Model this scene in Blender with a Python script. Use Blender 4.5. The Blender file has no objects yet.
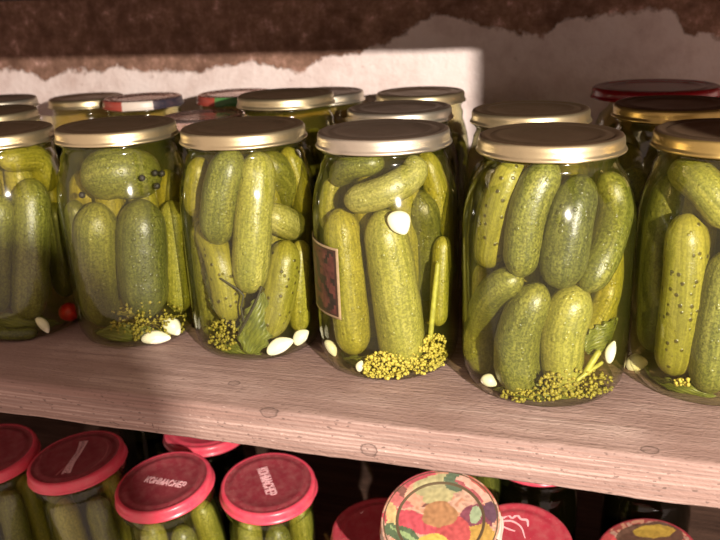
import bpy, bmesh, math, random
from mathutils import Vector, Matrix, noise
random.seed(7)
C = bpy.context.scene.collection
PI = math.pi

# ------------------------------------------------------------------ camera
F_PX, PITCH, ROLL, YAW, CAM_Z = 810.2, .3304, -.0408, -.3109, .2314
FW = Vector((math.sin(YAW)*math.cos(PITCH), math.cos(YAW)*math.cos(PITCH), -math.sin(PITCH)))
_r = Vector((math.cos(YAW), -math.sin(YAW), 0)); _u = _r.cross(FW)
RT = _r*math.cos(ROLL)+_u*math.sin(ROLL); UP = -_r*math.sin(ROLL)+_u*math.cos(ROLL)
ORG = Vector((0, 0, CAM_Z))
cd = bpy.data.cameras.new('camera'); cam = bpy.data.objects.new('camera', cd); C.objects.link(cam)
cd.sensor_width = 36; cd.lens = 36*F_PX/720; cd.clip_start = .01
cd.dof.use_dof = True; cd.dof.focus_distance = .47; cd.dof.aperture_fstop = 14
cam.matrix_world = Matrix(((RT.x, UP.x, -FW.x, ORG.x), (RT.y, UP.y, -FW.y, ORG.y), (RT.z, UP.z, -FW.z, ORG.z), (0, 0, 0, 1)))
bpy.context.scene.camera = cam
def ray(x, y):
    return (FW*F_PX+RT*(x-360)+UP*(270-y)).normalized()
def depth(p): return (p-ORG).dot(FW)
def on_plane(x, y, p0, n):
    d = ray(x, y); return ORG+d*((p0-ORG).dot(n)/d.dot(n))

# ------------------------------------------------------------------ materials
def new_mat(name):
    m = bpy.data.materials.new(name); m.use_nodes = True
    nt = m.node_tree; nt.nodes.clear()
    out = nt.nodes.new('ShaderNodeOutputMaterial')
    return m, nt, out
def N(nt, t, **kw):
    n = nt.nodes.new(t)
    for k, v in kw.items(): setattr(n, k, v)
    return n
def L(nt, a, b): nt.links.new(a, b)
def srgb(r, g, b):
    f = lambda c: (c/255/12.92) if c/255 <= .04045 else ((c/255+.055)/1.055)**2.4
    return (f(r), f(g), f(b), 1)
def val(nt, op, a, b=None, c=None, clamp=False):
    n = N(nt, 'ShaderNodeMath', operation=op, use_clamp=clamp)
    for i, q in enumerate((a, b, c)):
        if q is None: continue
        if isinstance(q, (int, float)): n.inputs[i].default_value = q
        else: L(nt, q, n.inputs[i])
    return n.outputs[0]
def mixc(nt, fac, a, b, mode='MIX'):
    n = N(nt, 'ShaderNodeMix', data_type='RGBA', blend_type=mode)
    for s, q in ((n.inputs[0], fac), (n.inputs[6], a), (n.inputs[7], b)):
        if isinstance(q, (int, float, tuple)): s.default_value = q
        else: L(nt, q, s)
    return n.outputs[2]
def tnoise(nt, vec, scale, detail=3, rough=.55):
    n = N(nt, 'ShaderNodeTexNoise'); n.inputs['Scale'].default_value = scale
    n.inputs['Detail'].default_value = detail; n.inputs['Roughness'].default_value = rough
    if vec is not None: L(nt, vec, n.inputs['Vector'])
    return n.outputs['Fac']
def ramp(nt, fac, pts):
    n = N(nt, 'ShaderNodeValToRGB'); e = n.color_ramp.elements
    while len(e) < len(pts): e.new(.5)
    for i, (p, c) in enumerate(pts):
        e[i].position = p; e[i].color = c if isinstance(c, tuple) else (c, c, c, 1)
    L(nt, fac, n.inputs[0]); return n.outputs[0]
def mapping(nt, vec, scale, loc=(0, 0, 0), rot=(0, 0, 0)):
    n = N(nt, 'ShaderNodeMapping'); n.inputs['Scale'].default_value = scale
    n.inputs['Location'].default_value = loc; n.inputs['Rotation'].default_value = rot
    L(nt, vec, n.inputs['Vector']); return n.outputs[0]
def bump(nt, h, strength, dist, prev=None):
    n = N(nt, 'ShaderNodeBump'); n.inputs['Strength'].default_value = strength
    n.inputs['Distance'].default_value = dist; L(nt, h, n.inputs['Height'])
    if prev is not None: L(nt, prev, n.inputs['Normal'])
    return n.outputs[0]
def principled(nt, out, color, rough=.5, metal=0., spec=.5, normal=None):
    b = N(nt, 'ShaderNodeBsdfPrincipled')
    for s, q in (('Base Color', color), ('Roughness', rough), ('Metallic', metal), ('Specular IOR Level', spec)):
        if isinstance(q, (int, float, tuple)): b.inputs[s].default_value = q
        else: L(nt, q, b.inputs[s])
    if normal is not None: L(nt, normal, b.inputs['Normal'])
    L(nt, b.outputs[0], out.inputs['Surface']); return b
def simple(name, col, rough=.5, metal=0., var=.15, scale=300, spec=.5):
    m, nt, out = new_mat(name)
    tc = N(nt, 'ShaderNodeTexCoord').outputs['Object']
    f = tnoise(nt, tc, scale)
    dark = tuple(c*(1-var) for c in col[:3])+(1,); lite = tuple(min(1, c*(1+var)) for c in col[:3])+(1,)
    principled(nt, out, ramp(nt, f, [(.35, dark), (.65, lite)]), rough, metal, spec, bump(nt, f, .15, .0004))
    return m

def cuke_mat(name, dark, mid, pale, spots=0., stipple=.5, stripe=.5):
    m, nt, out = new_mat(name)
    tcn = N(nt, 'ShaderNodeTexCoord'); oi = N(nt, 'ShaderNodeObjectInfo').outputs['Random']
    sp = N(nt, 'ShaderNodeSeparateXYZ'); L(nt, tcn.outputs['UV'], sp.inputs[0])
    a = val(nt, 'MULTIPLY', sp.outputs[0], 2*PI)
    cv = N(nt, 'ShaderNodeCombineXYZ')
    L(nt, val(nt, 'COSINE', a), cv.inputs[0]); L(nt, val(nt, 'SINE', a), cv.inputs[1])
    L(nt, val(nt, 'ADD', val(nt, 'MULTIPLY', sp.outputs[1], .5), val(nt, 'MULTIPLY', oi, 40.)), cv.inputs[2])
    st = tnoise(nt, cv.outputs[0], 2.6, 3, .6)
    obj = tcn.outputs['Object']
    big = tnoise(nt, obj, 55, 3)
    fine = tnoise(nt, obj, 640, 2, .6)
    col = ramp(nt, st, [(.30, dark), (.5, mid), (.5+.32*(1-stripe)+.1, pale)])
    col = mixc(nt, ramp(nt, big, [(.38, 0.), (.62, .55)]), col, mid)
    # pale blossom end
    e = val(nt, 'SUBTRACT', 1., val(nt, 'MULTIPLY', sp.outputs[1], 4.5), clamp=True)
    col = mixc(nt, val(nt, 'MULTIPLY', e, .55), col, pale)
    cv2 = N(nt, 'ShaderNodeCombineXYZ')
    L(nt, val(nt, 'MULTIPLY', val(nt, 'COSINE', a), 5.5), cv2.inputs[0]); L(nt, val(nt, 'MULTIPLY', val(nt, 'SINE', a), 5.5), cv2.inputs[1])
    L(nt, val(nt, 'ADD', val(nt, 'MULTIPLY', sp.outputs[1], 2.2), val(nt, 'MULTIPLY', oi, 70.)), cv2.inputs[2])
    streak = tnoise(nt, cv2.outputs[0], 1.3, 3, .6)
    col = mixc(nt, ramp(nt, streak, [(.38, .5), (.5, 0.)]), col, dark)
    col = mixc(nt, ramp(nt, streak, [(.55, 0.), (.68, .45)]), col, pale)
    net = tnoise(nt, obj, 1050, 2, .5)
    col = mixc(nt, val(nt, 'MULTIPLY', ramp(nt, fine, [(.44, 0.), (.56, 1.)]), stipple*.85), col, tuple(c*.40 for c in dark[:3])+(1,))
    col = mixc(nt, val(nt, 'MULTIPLY', ramp(nt, net, [(.52, 0.), (.66, 1.)]), stipple*.5), col, pale)
    vs = N(nt, 'ShaderNodeTexVoronoi'); vs.inputs['Scale'].default_value = 190; L(nt, obj, vs.inputs['Vector'])
    dots = ramp(nt, vs.outputs['Distance'], [(.16, 1.), (.26, 0.)])
    if spots: col = mixc(nt, val(nt, 'MULTIPLY', dots, spots), col, srgb(58, 50, 18))
    h = bump(nt, dots, .5, .0008); h = bump(nt, fine, .45, .0005, h)
    principled(nt, out, col, .38, 0, .5, h)
    return m
CM = {
 'yellow': cuke_mat('cucumber_skin_yellow', srgb(107, 105, 28), srgb(143, 138, 42), srgb(170, 162, 68), .15, .4, .6),
 'lime': cuke_mat('cucumber_skin_lime', srgb(109, 112, 36), srgb(146, 144, 55), srgb(171, 167, 84), 0., .5, .65),
 'green': cuke_mat('cucumber_skin_green', srgb(80, 85, 29), srgb(109, 112, 42), srgb(146, 144, 66), 0., .65, .55),
 'dark': cuke_mat('cucumber_skin_dark', srgb(65, 69, 28), srgb(86, 91, 37), srgb(124, 125, 57), .2, .65, .45),
 'pale': cuke_mat('cucumber_skin_pale', srgb(118, 119, 51), srgb(152, 148, 71), srgb(175, 170, 98), 0., .5, .75),
 'spotty': cuke_mat('cucumber_skin_spotted', srgb(101, 98, 26), srgb(133, 130, 38), srgb(162, 155, 63), .85, .3, .55),
}

def glass_mat():
    m, nt, out = new_mat('clear_glass')
    lw = N(nt, 'ShaderNodeLayerWeight'); lw.inputs['Blend'].default_value = .35
    tr = N(nt, 'ShaderNodeBsdfTransparent')
    L(nt, ramp(nt, lw.outputs['Facing'], [(.0, (.97, .98, .94, 1)), (.75, (.82, .86, .72, 1)), (1., (.48, .52, .34, 1))]), tr.inputs[0])
    tc = N(nt, 'ShaderNodeTexCoord').outputs['Object']
    gl = N(nt, 'ShaderNodeBsdfGlossy'); gl.inputs['Roughness'].default_value = .085
    L(nt, bump(nt, tnoise(nt, tc, 45, 2), .12, .004), gl.inputs['Normal'])
    lf = N(nt, 'ShaderNodeLayerWeight'); lf.inputs['Blend'].default_value = .5
    fr = val(nt, 'ADD', val(nt, 'MULTIPLY', val(nt, 'POWER', lf.outputs['Facing'], 4.5), .9), .055)
    mx = N(nt, 'ShaderNodeMixShader'); L(nt, fr, mx.inputs[0]); L(nt, tr.outputs[0], mx.inputs[1]); L(nt, gl.outputs[0], mx.inputs[2])
    L(nt, mx.outputs[0], out.inputs['Surface']); return m
GLASS = glass_mat()
def brine_mat(name='cucumber_brine', dens=20., scat=4.2, ac=(.90, .78, .12, 1)):
    m, nt, out = new_mat(name)
    tr = N(nt, 'ShaderNodeBsdfTransparent'); tr.inputs[0].default_value = (1, 1, 1, 1)
    L(nt, tr.outputs[0], out.inputs['Surface'])
    va = N(nt, 'ShaderNodeVolumeAbsorption'); va.inputs['Color'].default_value = ac; va.inputs['Density'].default_value = dens
    vs = N(nt, 'ShaderNodeVolumeScatter'); vs.inputs['Color'].default_value = (.80, .88, .22, 1); vs.inputs['Density'].default_value = scat; vs.inputs['Anisotropy'].default_value = .2
    ad = N(nt, 'ShaderNodeAddShader'); L(nt, va.outputs[0], ad.inputs[0]); L(nt, vs.outputs[0], ad.inputs[1])
    L(nt, ad.outputs[0], out.inputs['Volume']); return m
BRINE = brine_mat(); DARKPRES = brine_mat('dark_preserve', 260., 3., (.45, .2, .08, 1))  # near-opaque liquid: under-shelf gloom of the rear jars put into its colour

def metal_mat(name, col, rough, dust=.35):
    m, nt, out = new_mat(name)
    tc = N(nt, 'ShaderNodeTexCoord').outputs['Object']
    f = tnoise(nt, tc, 70, 4, .65); g = tnoise(nt, tc, 900, 2)
    c = mixc(nt, ramp(nt, f, [(.45, 0.), (.75, dust)]), col, tuple(x*.45 for x in col[:3])+(1,))
    r = val(nt, 'ADD', val(nt, 'MULTIPLY', f, .25), rough-.1)
    principled(nt, out, c, r, .92, .5, bump(nt, g, .08, .0003)); return m
GOLDTOP = metal_mat('gold_lid_face', srgb(160, 132, 104), .40)  # gold and silver faces darker than their skirts: dim reflection put into colour
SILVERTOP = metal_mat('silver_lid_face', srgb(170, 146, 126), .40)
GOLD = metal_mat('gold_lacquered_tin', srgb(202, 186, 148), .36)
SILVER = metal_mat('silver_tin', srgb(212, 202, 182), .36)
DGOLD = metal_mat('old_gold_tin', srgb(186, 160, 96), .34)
def paint_mat(name, col, rough=.3, dust=(200, 150, 140), dustamt=.22):
    m, nt, out = new_mat(name)
    tc = N(nt, 'ShaderNodeTexCoord').outputs['Object']
    f = tnoise(nt, tc, 120, 5, .7); s = tnoise(nt, tc, 700, 2)
    c = mixc(nt, ramp(nt, f, [(.42, 0.), (.72, dustamt)]), col, srgb(*dust))
    c = mixc(nt, ramp(nt, s, [(.68, 0.), (.74, .5)]), c, srgb(*dust))
    principled(nt, out, c, rough, 0, .5, bump(nt, f, .1, .0004)); return m
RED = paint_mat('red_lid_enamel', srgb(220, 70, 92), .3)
REDTOP = paint_mat('shaded_red_lid_enamel', srgb(134, 46, 56), .5, dustamt=.2)  # red enamel darkened for lid faces: their duller light put into the colour
CRIMSON = paint_mat('crimson_lid_enamel', srgb(166, 50, 64), .42, dustamt=.2)
DEEPRED = paint_mat('deep_red_lid_enamel', srgb(150, 14, 24), .25, dustamt=.05)
PINKD = metal_mat('dusty_pink_lid', srgb(238, 206, 196), .24, .1)
WHITEP = paint_mat('white_lid_print', srgb(214, 200, 186), .4, dustamt=.1)
NAVY = paint_mat('navy_lid_print', srgb(48, 44, 56), .4, dustamt=.1)
BRICK = paint_mat('brick_lid_print', srgb(160, 66, 52), .4, dustamt=.1)
GREENP = paint_mat('green_lid_print', srgb(70, 130, 66), .4, dustamt=.1)
INK = paint_mat('pale_lid_lettering', srgb(240, 190, 194), .5, dustamt=.2)
INK2 = paint_mat('faded_lid_lettering', srgb(176, 96, 100), .5, dustamt=.2)
GARLIC = simple('garlic_flesh', srgb(236, 232, 206), .35, var=.06, scale=160)
DILL = simple('dill_flower', srgb(188, 174, 72), .6, var=.3, scale=900)
DILLG = simple('dill_flower_green', srgb(142, 132, 40), .6, var=.35, scale=900)
STEM = simple('dill_stem', srgb(160, 158, 62), .5, var=.2)
TWIG = simple('dark_twig', srgb(52, 50, 20), .6, var=.2)
PEPPERC = simple('black_peppercorn', srgb(34, 30, 18), .6, var=.3, scale=900)
PEPPER = simple('red_pepper', srgb(190, 34, 26), .35, var=.2)
def leaf_mat():
    m, nt, out = new_mat('pickled_leaf')
    uv = N(nt, 'ShaderNodeTexCoord').outputs['UV']
    f = tnoise(nt, uv, 5, 4)
    w = N(nt, 'ShaderNodeTexWave'); w.inputs['Scale'].default_value = 2.2; w.inputs['Distortion'].default_value = 2.
    L(nt, mapping(nt, uv, (1, 1.6, 1), rot=(0, 0, .7)), w.inputs['Vector'])
    c = ramp(nt, f, [(.3, srgb(74, 84, 26)), (.7, srgb(122, 128, 46))])
    c = mixc(nt, ramp(nt, w.outputs['Fac'], [(.0, .5), (.12, 0.)]), c, srgb(50, 56, 18))
    principled(nt, out, c, .45, 0, .5, bump(nt, w.outputs['Fac'], .4, .001)); return m
LEAF = leaf_mat()

def wood_mat(name, c0, c1, c2, knots=()):
    m, nt, out = new_mat(name)
    tc = N(nt, 'ShaderNodeTexCoord').outputs['Object']
    v = mapping(nt, tc, (.10, 1., 1.))
    w1 = tnoise(nt, mapping(nt, tc, (2.2, 30, 60)), 1., 4, .6)
    w2 = tnoise(nt, mapping(nt, tc, (10, 260, 420)), 1., 4, .65)
    w3 = tnoise(nt, tc, 14, 4, .6)
    # annual rings: bands in (y,z) stretched along the board
    wv = N(nt, 'ShaderNodeTexWave', wave_type='BANDS', bands_direction='DIAGONAL'); wv.inputs['Scale'].default_value = 42
    wv.inputs['Distortion'].default_value = 3.5; wv.inputs['Detail'].default_value = 3; wv.inputs['Detail Scale'].default_value = 1.2
    L(nt, mapping(nt, tc, (.10, 1., .35)), wv.inputs['Vector'])
    col = ramp(nt, w1, [(.3, c0), (.5, c1), (.72, c2)])
    col = mixc(nt, ramp(nt, wv.outputs['Fac'], [(.1, .10), (.6, 0.)]), col, c0)
    col = mixc(nt, ramp(nt, w2, [(.42, .55), (.56, 0.)]), col, tuple(c*.5 for c in c0[:3])+(1,))
    col = mixc(nt, ramp(nt, w3, [(.48, 0.), (.72, .45)]), col, c0)
    fleck = tnoise(nt, mapping(nt, tc, (.5, 1, 1)), 520, 2, .5)
    col = mixc(nt, ramp(nt, fleck, [(.69, 0.), (.74, .28)]), col, tuple(min(1, c*1.3) for c in c2[:3])+(1,))
    col = mixc(nt, ramp(nt, fleck, [(.30, .7), (.37, 0.)]), col, tuple(c*.3 for c in c0[:3])+(1,))
    spz = N(nt, 'ShaderNodeSeparateXYZ'); L(nt, tc, spz.inputs[0])
    wl = N(nt, 'ShaderNodeTexWave', wave_type='BANDS', bands_direction='Z'); wl.inputs['Scale'].default_value = 120
    wl.inputs['Distortion'].default_value = 1.6; wl.inputs['Detail'].default_value = 2; wl.inputs['Detail Scale'].default_value = .4
    L(nt, mapping(nt, tc, (.04, .04, 1.)), wl.inputs['Vector'])
    topm = ramp(nt, val(nt, 'ADD', val(nt, 'MULTIPLY', spz.outputs[2], 120.), 1.), [(.80, 0.), (.92, 1.)])
    col = mixc(nt, val(nt, 'MULTIPLY', ramp(nt, wl.outputs['Fac'], [(.2, .75), (.65, 0.)]), val(nt, 'SUBTRACT', 1., topm)), col, c0)
    col = mixc(nt, val(nt, 'MULTIPLY', topm, ramp(nt, w3, [(.35, .4), (.65, .9)])), col, tuple(c*.85 for c in c0[:3])+(1,))
    for (p, r) in knots:
        d = N(nt, 'ShaderNodeVectorMath', operation='DISTANCE')
        L(nt, mapping(nt, tc, (.8, 1, 1)), d.inputs[0]); d.inputs[1].default_value = (p.x*.8, p.y, p.z)
        q = val(nt, 'ADD', val(nt, 'DIVIDE', d.outputs['Value'], r), val(nt, 'MULTIPLY', val(nt, 'SUBTRACT', fleck, .5), .5))
        col = mixc(nt, ramp(nt, q, [(.35, .15), (.72, .3), (.85, .8), (1., 0.)]), col, tuple(c*.25 for c in c0[:3])+(1,))
    h = bump(nt, w2, .7, .0011); h = bump(nt, fleck, .6, .0010, h); h = bump(nt, wl.outputs['Fac'], .25, .0005, h); h = bump(nt, w1, .4, .002, h)
    principled(nt, out, col, .75, 0, .3, h); return m

# ------------------------------------------------------------------ mesh helpers
def link(name, me, mats, parent=None, mw=None):
    o = bpy.data.objects.new(name, me); C.objects.link(o)
    for m in (mats if isinstance(mats, (list, tuple)) else [mats]):
        if m.name not in [x.name for x in me.materials if x]: me.materials.append(m)
    if parent is not None: o.parent = parent
    if mw is not None: o.matrix_world = mw
    return o
def tag(o, label, cat, group=None):
    o['label'] = label; o['category'] = cat
    if group: o['group'] = group
    return o
def bm_mesh(bm, name, smooth=True):
    me = bpy.data.meshes.new(name); bmesh.ops.recalc_face_normals(bm, faces=bm.faces[:]); bm.to_mesh(me); bm.free()
    if smooth:
        for p in me.polygons: p.use_smooth = True
    return me
def lathe(prof, seg=64, matf=None, wob=None):
    """prof: list of (r,z); r==0 at an end closes it. matf(ring index, angle)->slot"""
    bm = bmesh.new(); rings = []
    for (r, z) in prof:
        if r <= 1e-7: rings.append([bm.verts.new((0, 0, z))]); continue
        ring = []
        for k in range(seg):
            a = 2*PI*k/seg; rr = r; zz = z
            if wob: rr, zz = wob(r, z, a)
            ring.append(bm.verts.new((rr*math.cos(a), rr*math.sin(a), zz)))
        rings.append(ring)
    for i in range(len(rings)-1):
        A, B = rings[i], rings[i+1]
        for k in range(seg):
            k2 = (k+1) % seg
            if len(A) == 1 and len(B) == 1: continue
            if len(A) == 1: f = bm.faces.new((A[0], B[k], B[k2]))
            elif len(B) == 1: f = bm.faces.new((A[k], A[k2], B[0]))
            else: f = bm.faces.new((A[k], A[k2], B[k2], B[k]))
            if matf: f.material_index = matf(i, 2*PI*(k+.5)/seg)
    return bm
def catmull(P, t):
    n = len(P)-1; x = min(t*n, n-1e-6); i = int(x); f = x-i
    p1, p2 = P[i], P[i+1]; p0 = P[i-1] if i > 0 else p1*2-p2; p3 = P[i+2] if i+2 <= n else p2*2-p1
    return .5*((2*p1)+(p2-p0)*f+(2*p0-5*p1+4*p2-p3)*f*f+(3*p1-p0-3*p2+p3)*f**3)
def tube_mesh(name, P, rad, rings=24, seg=16, capf=1.25, lump=0., seed=0., taper=(1, 1), bm=None):
    own = bm is None
    if own: bm = bmesh.new()
    uvl = bm.loops.layers.uv.verify()
    # arc-length samples
    S = [catmull(P, k/120) for k in range(121)]; D = [0]
    for k in range(120): D.append(D[-1]+(S[k+1]-S[k]).length)
    Lt = D[-1]; cap = min(rad*capf, Lt*.48)
    ds = []
    nc = max(4, rings//4)
    for k in range(nc): ds.append(cap*(1-math.cos(PI/2*k/nc)))
    nm = max(3, rings-2*nc)
    for k in range(nm+1): ds.append(cap+(Lt-2*cap)*k/nm)
    ds += [Lt-d for d in reversed(ds[:nc])]
    def at(d):
        k = 0
        while k < 119 and D[k+1] < d: k += 1
        f = (d-D[k])/max(1e-9, D[k+1]-D[k]); return S[k].lerp(S[k+1], f), (S[k+1]-S[k]).normalized()
    prev = None; rgs = []
    tanp = at(0)[1]; ref = Vector((0, 0, 1)) if abs(tanp.z) < .8 else Vector((1, 0, 0))
    X = (ref-tanp*ref.dot(tanp)).normalized()
    for d in ds:
        p, tg = at(d); X = (X-tg*X.dot(tg)).normalized(); Y = tg.cross(X)
        e = min(d, Lt-d); r = rad*math.sqrt(max(0, 1-(1-min(e/cap, 1))**2))
        v = d/Lt; r *= (taper[0]*(1-v)+taper[1]*v)*(.93+.07*math.sin(PI*v))
        if r < 1e-6: rgs.append([(bm.verts.new(p), 0)]); continue
        ring = []
        for k in range(seg):
            a = 2*PI*k/seg; n = X*math.cos(a)+Y*math.sin(a); rr = r
            if lump:
                q = p+n*r
                rr *= 1+lump*noise.noise(Vector((q.x*90+seed, q.y*90, q.z*90)))+lump*.6*noise.noise(q*260+Vector((seed, 0, 0)))+.018*math.cos(6*a+seed)
            ring.append((bm.verts.new(p+n*rr), k/seg))
        rgs.append(ring)
    for i in range(len(rgs)-1):
        A, B = rgs[i], rgs[i+1]
        for k in range(seg):
            k2 = (k+1) % seg
            if len(A) == 1 and len(B) == 1: continue
            if len(A) == 1: vs = [A[0], B[k], B[k2]]; uv = [(k/seg, 0), (k/seg, ds[i+1]/Lt), ((k+1)/seg, ds[i+1]/Lt)]
            elif len(B) == 1: vs = [A[k], A[k2], B[0]]; uv = [(k/seg, ds[i]/Lt), ((k+1)/seg, ds[i]/Lt), (k/seg, 1)]
            else: vs = [A[k], A[k2], B[k2], B[k]]; uv = [(k/seg, ds[i]/Lt), ((k+1)/seg, ds[i]/Lt), ((k+1)/seg, ds[i+1]/Lt), (k/seg, ds[i+1]/Lt)]
            f = bm.faces.new([q[0] for q in vs])
            for lp, c in zip(f.loops, uv): lp[uvl].uv = c
    if own: return bm_mesh(bm, name)
def box_bm(x0, x1, y0, y1, z0, z1, nx=1, ny=1, nz=1, rough=0., bevel=0.):
    bm = bmesh.new(); bmesh.ops.create_cube(bm, size=1)
    for v in bm.verts: v.co = Vector(((x0+x1)/2+v.co.x*(x1-x0), (y0+y1)/2+v.co.y*(y1-y0), (z0+z1)/2+v.co.z*(z1-z0)))
    def cut(axis, a, b, n):
        for k in range(1, n):
            co = Vector((0, 0, 0)); co[axis] = a+(b-a)*k/n; no = Vector((0, 0, 0)); no[axis] = 1
            bmesh.ops.bisect_plane(bm, geom=bm.verts[:]+bm.edges[:]+bm.faces[:], plane_co=co, plane_no=no)
    if bevel:
        bmesh.ops.bevel(bm, geom=bm.edges[:], offset=bevel, segments=2, profile=.6, affect='EDGES')
    cut(0, x0, x1, nx); cut(1, y0, y1, ny); cut(2, z0, z1, nz)
    if rough:
        for v in bm.verts:
            q = v.co
            v.co = q+Vector((0, noise.noise(Vector((q.x*30, q.z*60, q.y*60)))*rough+noise.noise(Vector((q.x*110, q.z*120, 5)))*rough*.6,
                             noise.noise(Vector((q.x*22, q.y*30, q.z*40+9)))*rough+noise.noise(Vector((q.x*120, q.y*100, 3)))*rough*.6))
    return bm

# ------------------------------------------------------------------ setting
EDGE_Y, TH, WALL_Y = .3875, .0262, .875
LOW_Z = -.300
def on_front(x, y):
    return on_plane(x, y, Vector((0, EDGE_Y, 0)), Vector((0, 1, 0)))
def on_shelf(x, y):
    return on_plane(x, y, Vector((0, 0, 0)), Vector((0, 0, 1)))
knots = [(on_front(369, 450), .0045), (on_shelf(650, 450), .0042), (on_shelf(268, 411), .005), (on_shelf(234, 383), .0035)]
WOOD = wood_mat('weathered_shelf_wood', srgb(140, 112, 102), srgb(182, 156, 146), srgb(204, 182, 172), knots)
WOOD2 = wood_mat('dark_shelf_wood', srgb(70, 50, 40), srgb(92, 68, 56), srgb(112, 84, 70))
def struct(name, bm, mat, smooth=False):
    o = link(name, bm_mesh(bm, name, smooth), mat); o['kind'] = 'structure'; return o
sh = struct('trim_1', box_bm(-1.15, .55, EDGE_Y, WALL_Y, -TH, 0, 200, 10, 4, .0007, .0022), WOOD, True)
struct('trim_2', box_bm(-1.15, .55, .39, WALL_Y, LOW_Z-.026, LOW_Z, 60, 6, 2, .0007, .002), WOOD2)
UPZ = .2372
struct('trim_3', box_bm(-1.15, .55, .41, WALL_Y, UPZ, UPZ+.026, 60, 6, 2, .0007, .002), WOOD2)

def wall_material():
    m, nt, out = new_mat('peeling_whitewash')
    tc = N(nt, 'ShaderNodeTexCoord').outputs['Object']
    sp = N(nt, 'ShaderNodeSeparateXYZ'); L(nt, tc, sp.inputs[0])
    pts = [(-20, 74), (20, 70), (45, 80), (70, 68), (130, 70), (200, 72), (240, 60), (300, 72), (325, 56), (360, 54), (400, 34), (440, 16), (480, 24), (520, 34), (545, 36), (560, 20), (620, 14), (675, 10), (684, 36), (716, 38), (740, 34)]
    fc = N(nt, 'ShaderNodeFloatCurve'); cu = fc.mapping.curves[0]
    X0, X1, Z0, Z1 = -.95, .35, .10, .30
    wp = []
    for (x, y) in pts:
        p = on_plane(x, y, Vector((0, WALL_Y, 0)), Vector((0, 1, 0))); wp.append(((p.x-X0)/(X1-X0), (p.z-Z0)/(Z1-Z0)))
    while len(cu.points) < len(wp): cu.points.new(.5, .5)
    for q, (a, b) in zip(cu.points, wp): q.location = (a, b); q.handle_type = 'VECTOR'
    fc.mapping.update()
    L(nt, val(nt, 'DIVIDE', val(nt, 'SUBTRACT', sp.outputs[0], X0), X1-X0, clamp=True), fc.inputs['Value'])
    zb = val(nt, 'ADD', val(nt, 'MULTIPLY', fc.outputs[0], Z1-Z0), Z0)
    n1 = tnoise(nt, tc, 28, 5, .65); n2 = tnoise(nt, tc, 130, 4, .6)
    d = val(nt, 'ADD', val(nt, 'SUBTRACT', sp.outputs[2], zb), val(nt, 'MULTIPLY', val(nt, 'SUBTRACT', n1, .5), .030))
    d = val(nt, 'ADD', d, val(nt, 'MULTIPLY', val(nt, 'SUBTRACT', n2, .5), .012))
    mask = ramp(nt, val(nt, 'ADD', val(nt, 'MULTIPLY', d, 90.), .5, clamp=True), [(.3, 0.), (.7, 1.)])
    n3 = tnoise(nt, tc, 20, 6, .7); n4 = tnoise(nt, tc, 60, 5, .7)
    white = ramp(nt, n3, [(.3, srgb(214, 190, 182)), (.55, srgb(240, 222, 216)), (.8, srgb(244, 230, 226))])
    white = mixc(nt, ramp(nt, n4, [(.64, 0.), (.72, .45)]), white, srgb(150, 112, 98))
    brown = ramp(nt, n4, [(.28, srgb(110, 82, 68)), (.5, srgb(155, 120, 102)), (.60, srgb(182, 142, 125)), (.68, srgb(235, 192, 178))])
    brown = mixc(nt, ramp(nt, n3, [(.35, .6), (.6, 0.)]), brown, srgb(90, 62, 50))
    low = val(nt, 'MULTIPLY', val(nt, 'ADD', sp.outputs[2], .04), -60., clamp=True)  # dark below the shelf: its shade put into the wall colour
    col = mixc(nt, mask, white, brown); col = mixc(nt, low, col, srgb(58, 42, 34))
    h = bump(nt, mask, .5, .002); h = bump(nt, n2, .5, .003, h); h = bump(nt, tnoise(nt, tc, 420, 3), .3, .0012, h)
    principled(nt, out, col, .9, 0, .15, h); return m
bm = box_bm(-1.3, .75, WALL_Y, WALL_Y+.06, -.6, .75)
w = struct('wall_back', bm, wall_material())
# added free-hanging board beyond the frame, blocking light from the right-hand wall
struct('shade_board', box_bm(.2075, .36, .148, .172, .172, .70, 2, 2, 30, .001, .002), WOOD2)

# ------------------------------------------------------------------ jars
def body_profile(H, R, nr=.0382):
    return [(0, .0022), (R*.55, .0020), (R*.74, .0002), (R*.82, 0), (R*.90, .0022), (R*.955, .007), (R*.985, .014), (R, .024), (R, H-.052), (R*.990, H-.0455),
            (R*.965, H-.0385), (R*.922, H-.0310), (R*.872, H-.0245), (nr+.0012, H-.0190), (nr-.0007, H-.0155), (nr-.0008, H-.0125), (nr+.0007, H-.0115), (nr+.0007, H-.0105), (nr-.0008, H-.0095),
            (nr-.0009, H-.0075), (nr-.0010, H-.0015), (nr-.002, H-.0012)]
def inner_R(z, H, R):
    pr = body_profile(H, R)[3:]
    for (r0, z0), (r1, z1) in zip(pr, pr[1:]):
        if z0 <= z <= z1: return r0+(r1-r0)*(z-z0)/max(1e-9, z1-z0)-.0012
    return (R*.85 if z < .01 else .036)-.0012
def glass_mesh(H, R):
    return bm_mesh(lathe(body_profile(H, R), 72), 'glass_body')
def brine_mesh(H, R, fill=.0100):
    pr = [(max(0, r-.0008) if r > 0 else 0, z+.0018) for r, z in body_profile(H, R) if z < H-fill-.002]
    pr = pr+[(pr[-1][0], H-fill), (0, H-fill)]
    return bm_mesh(lathe(pr, 64), 'brine')
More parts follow.
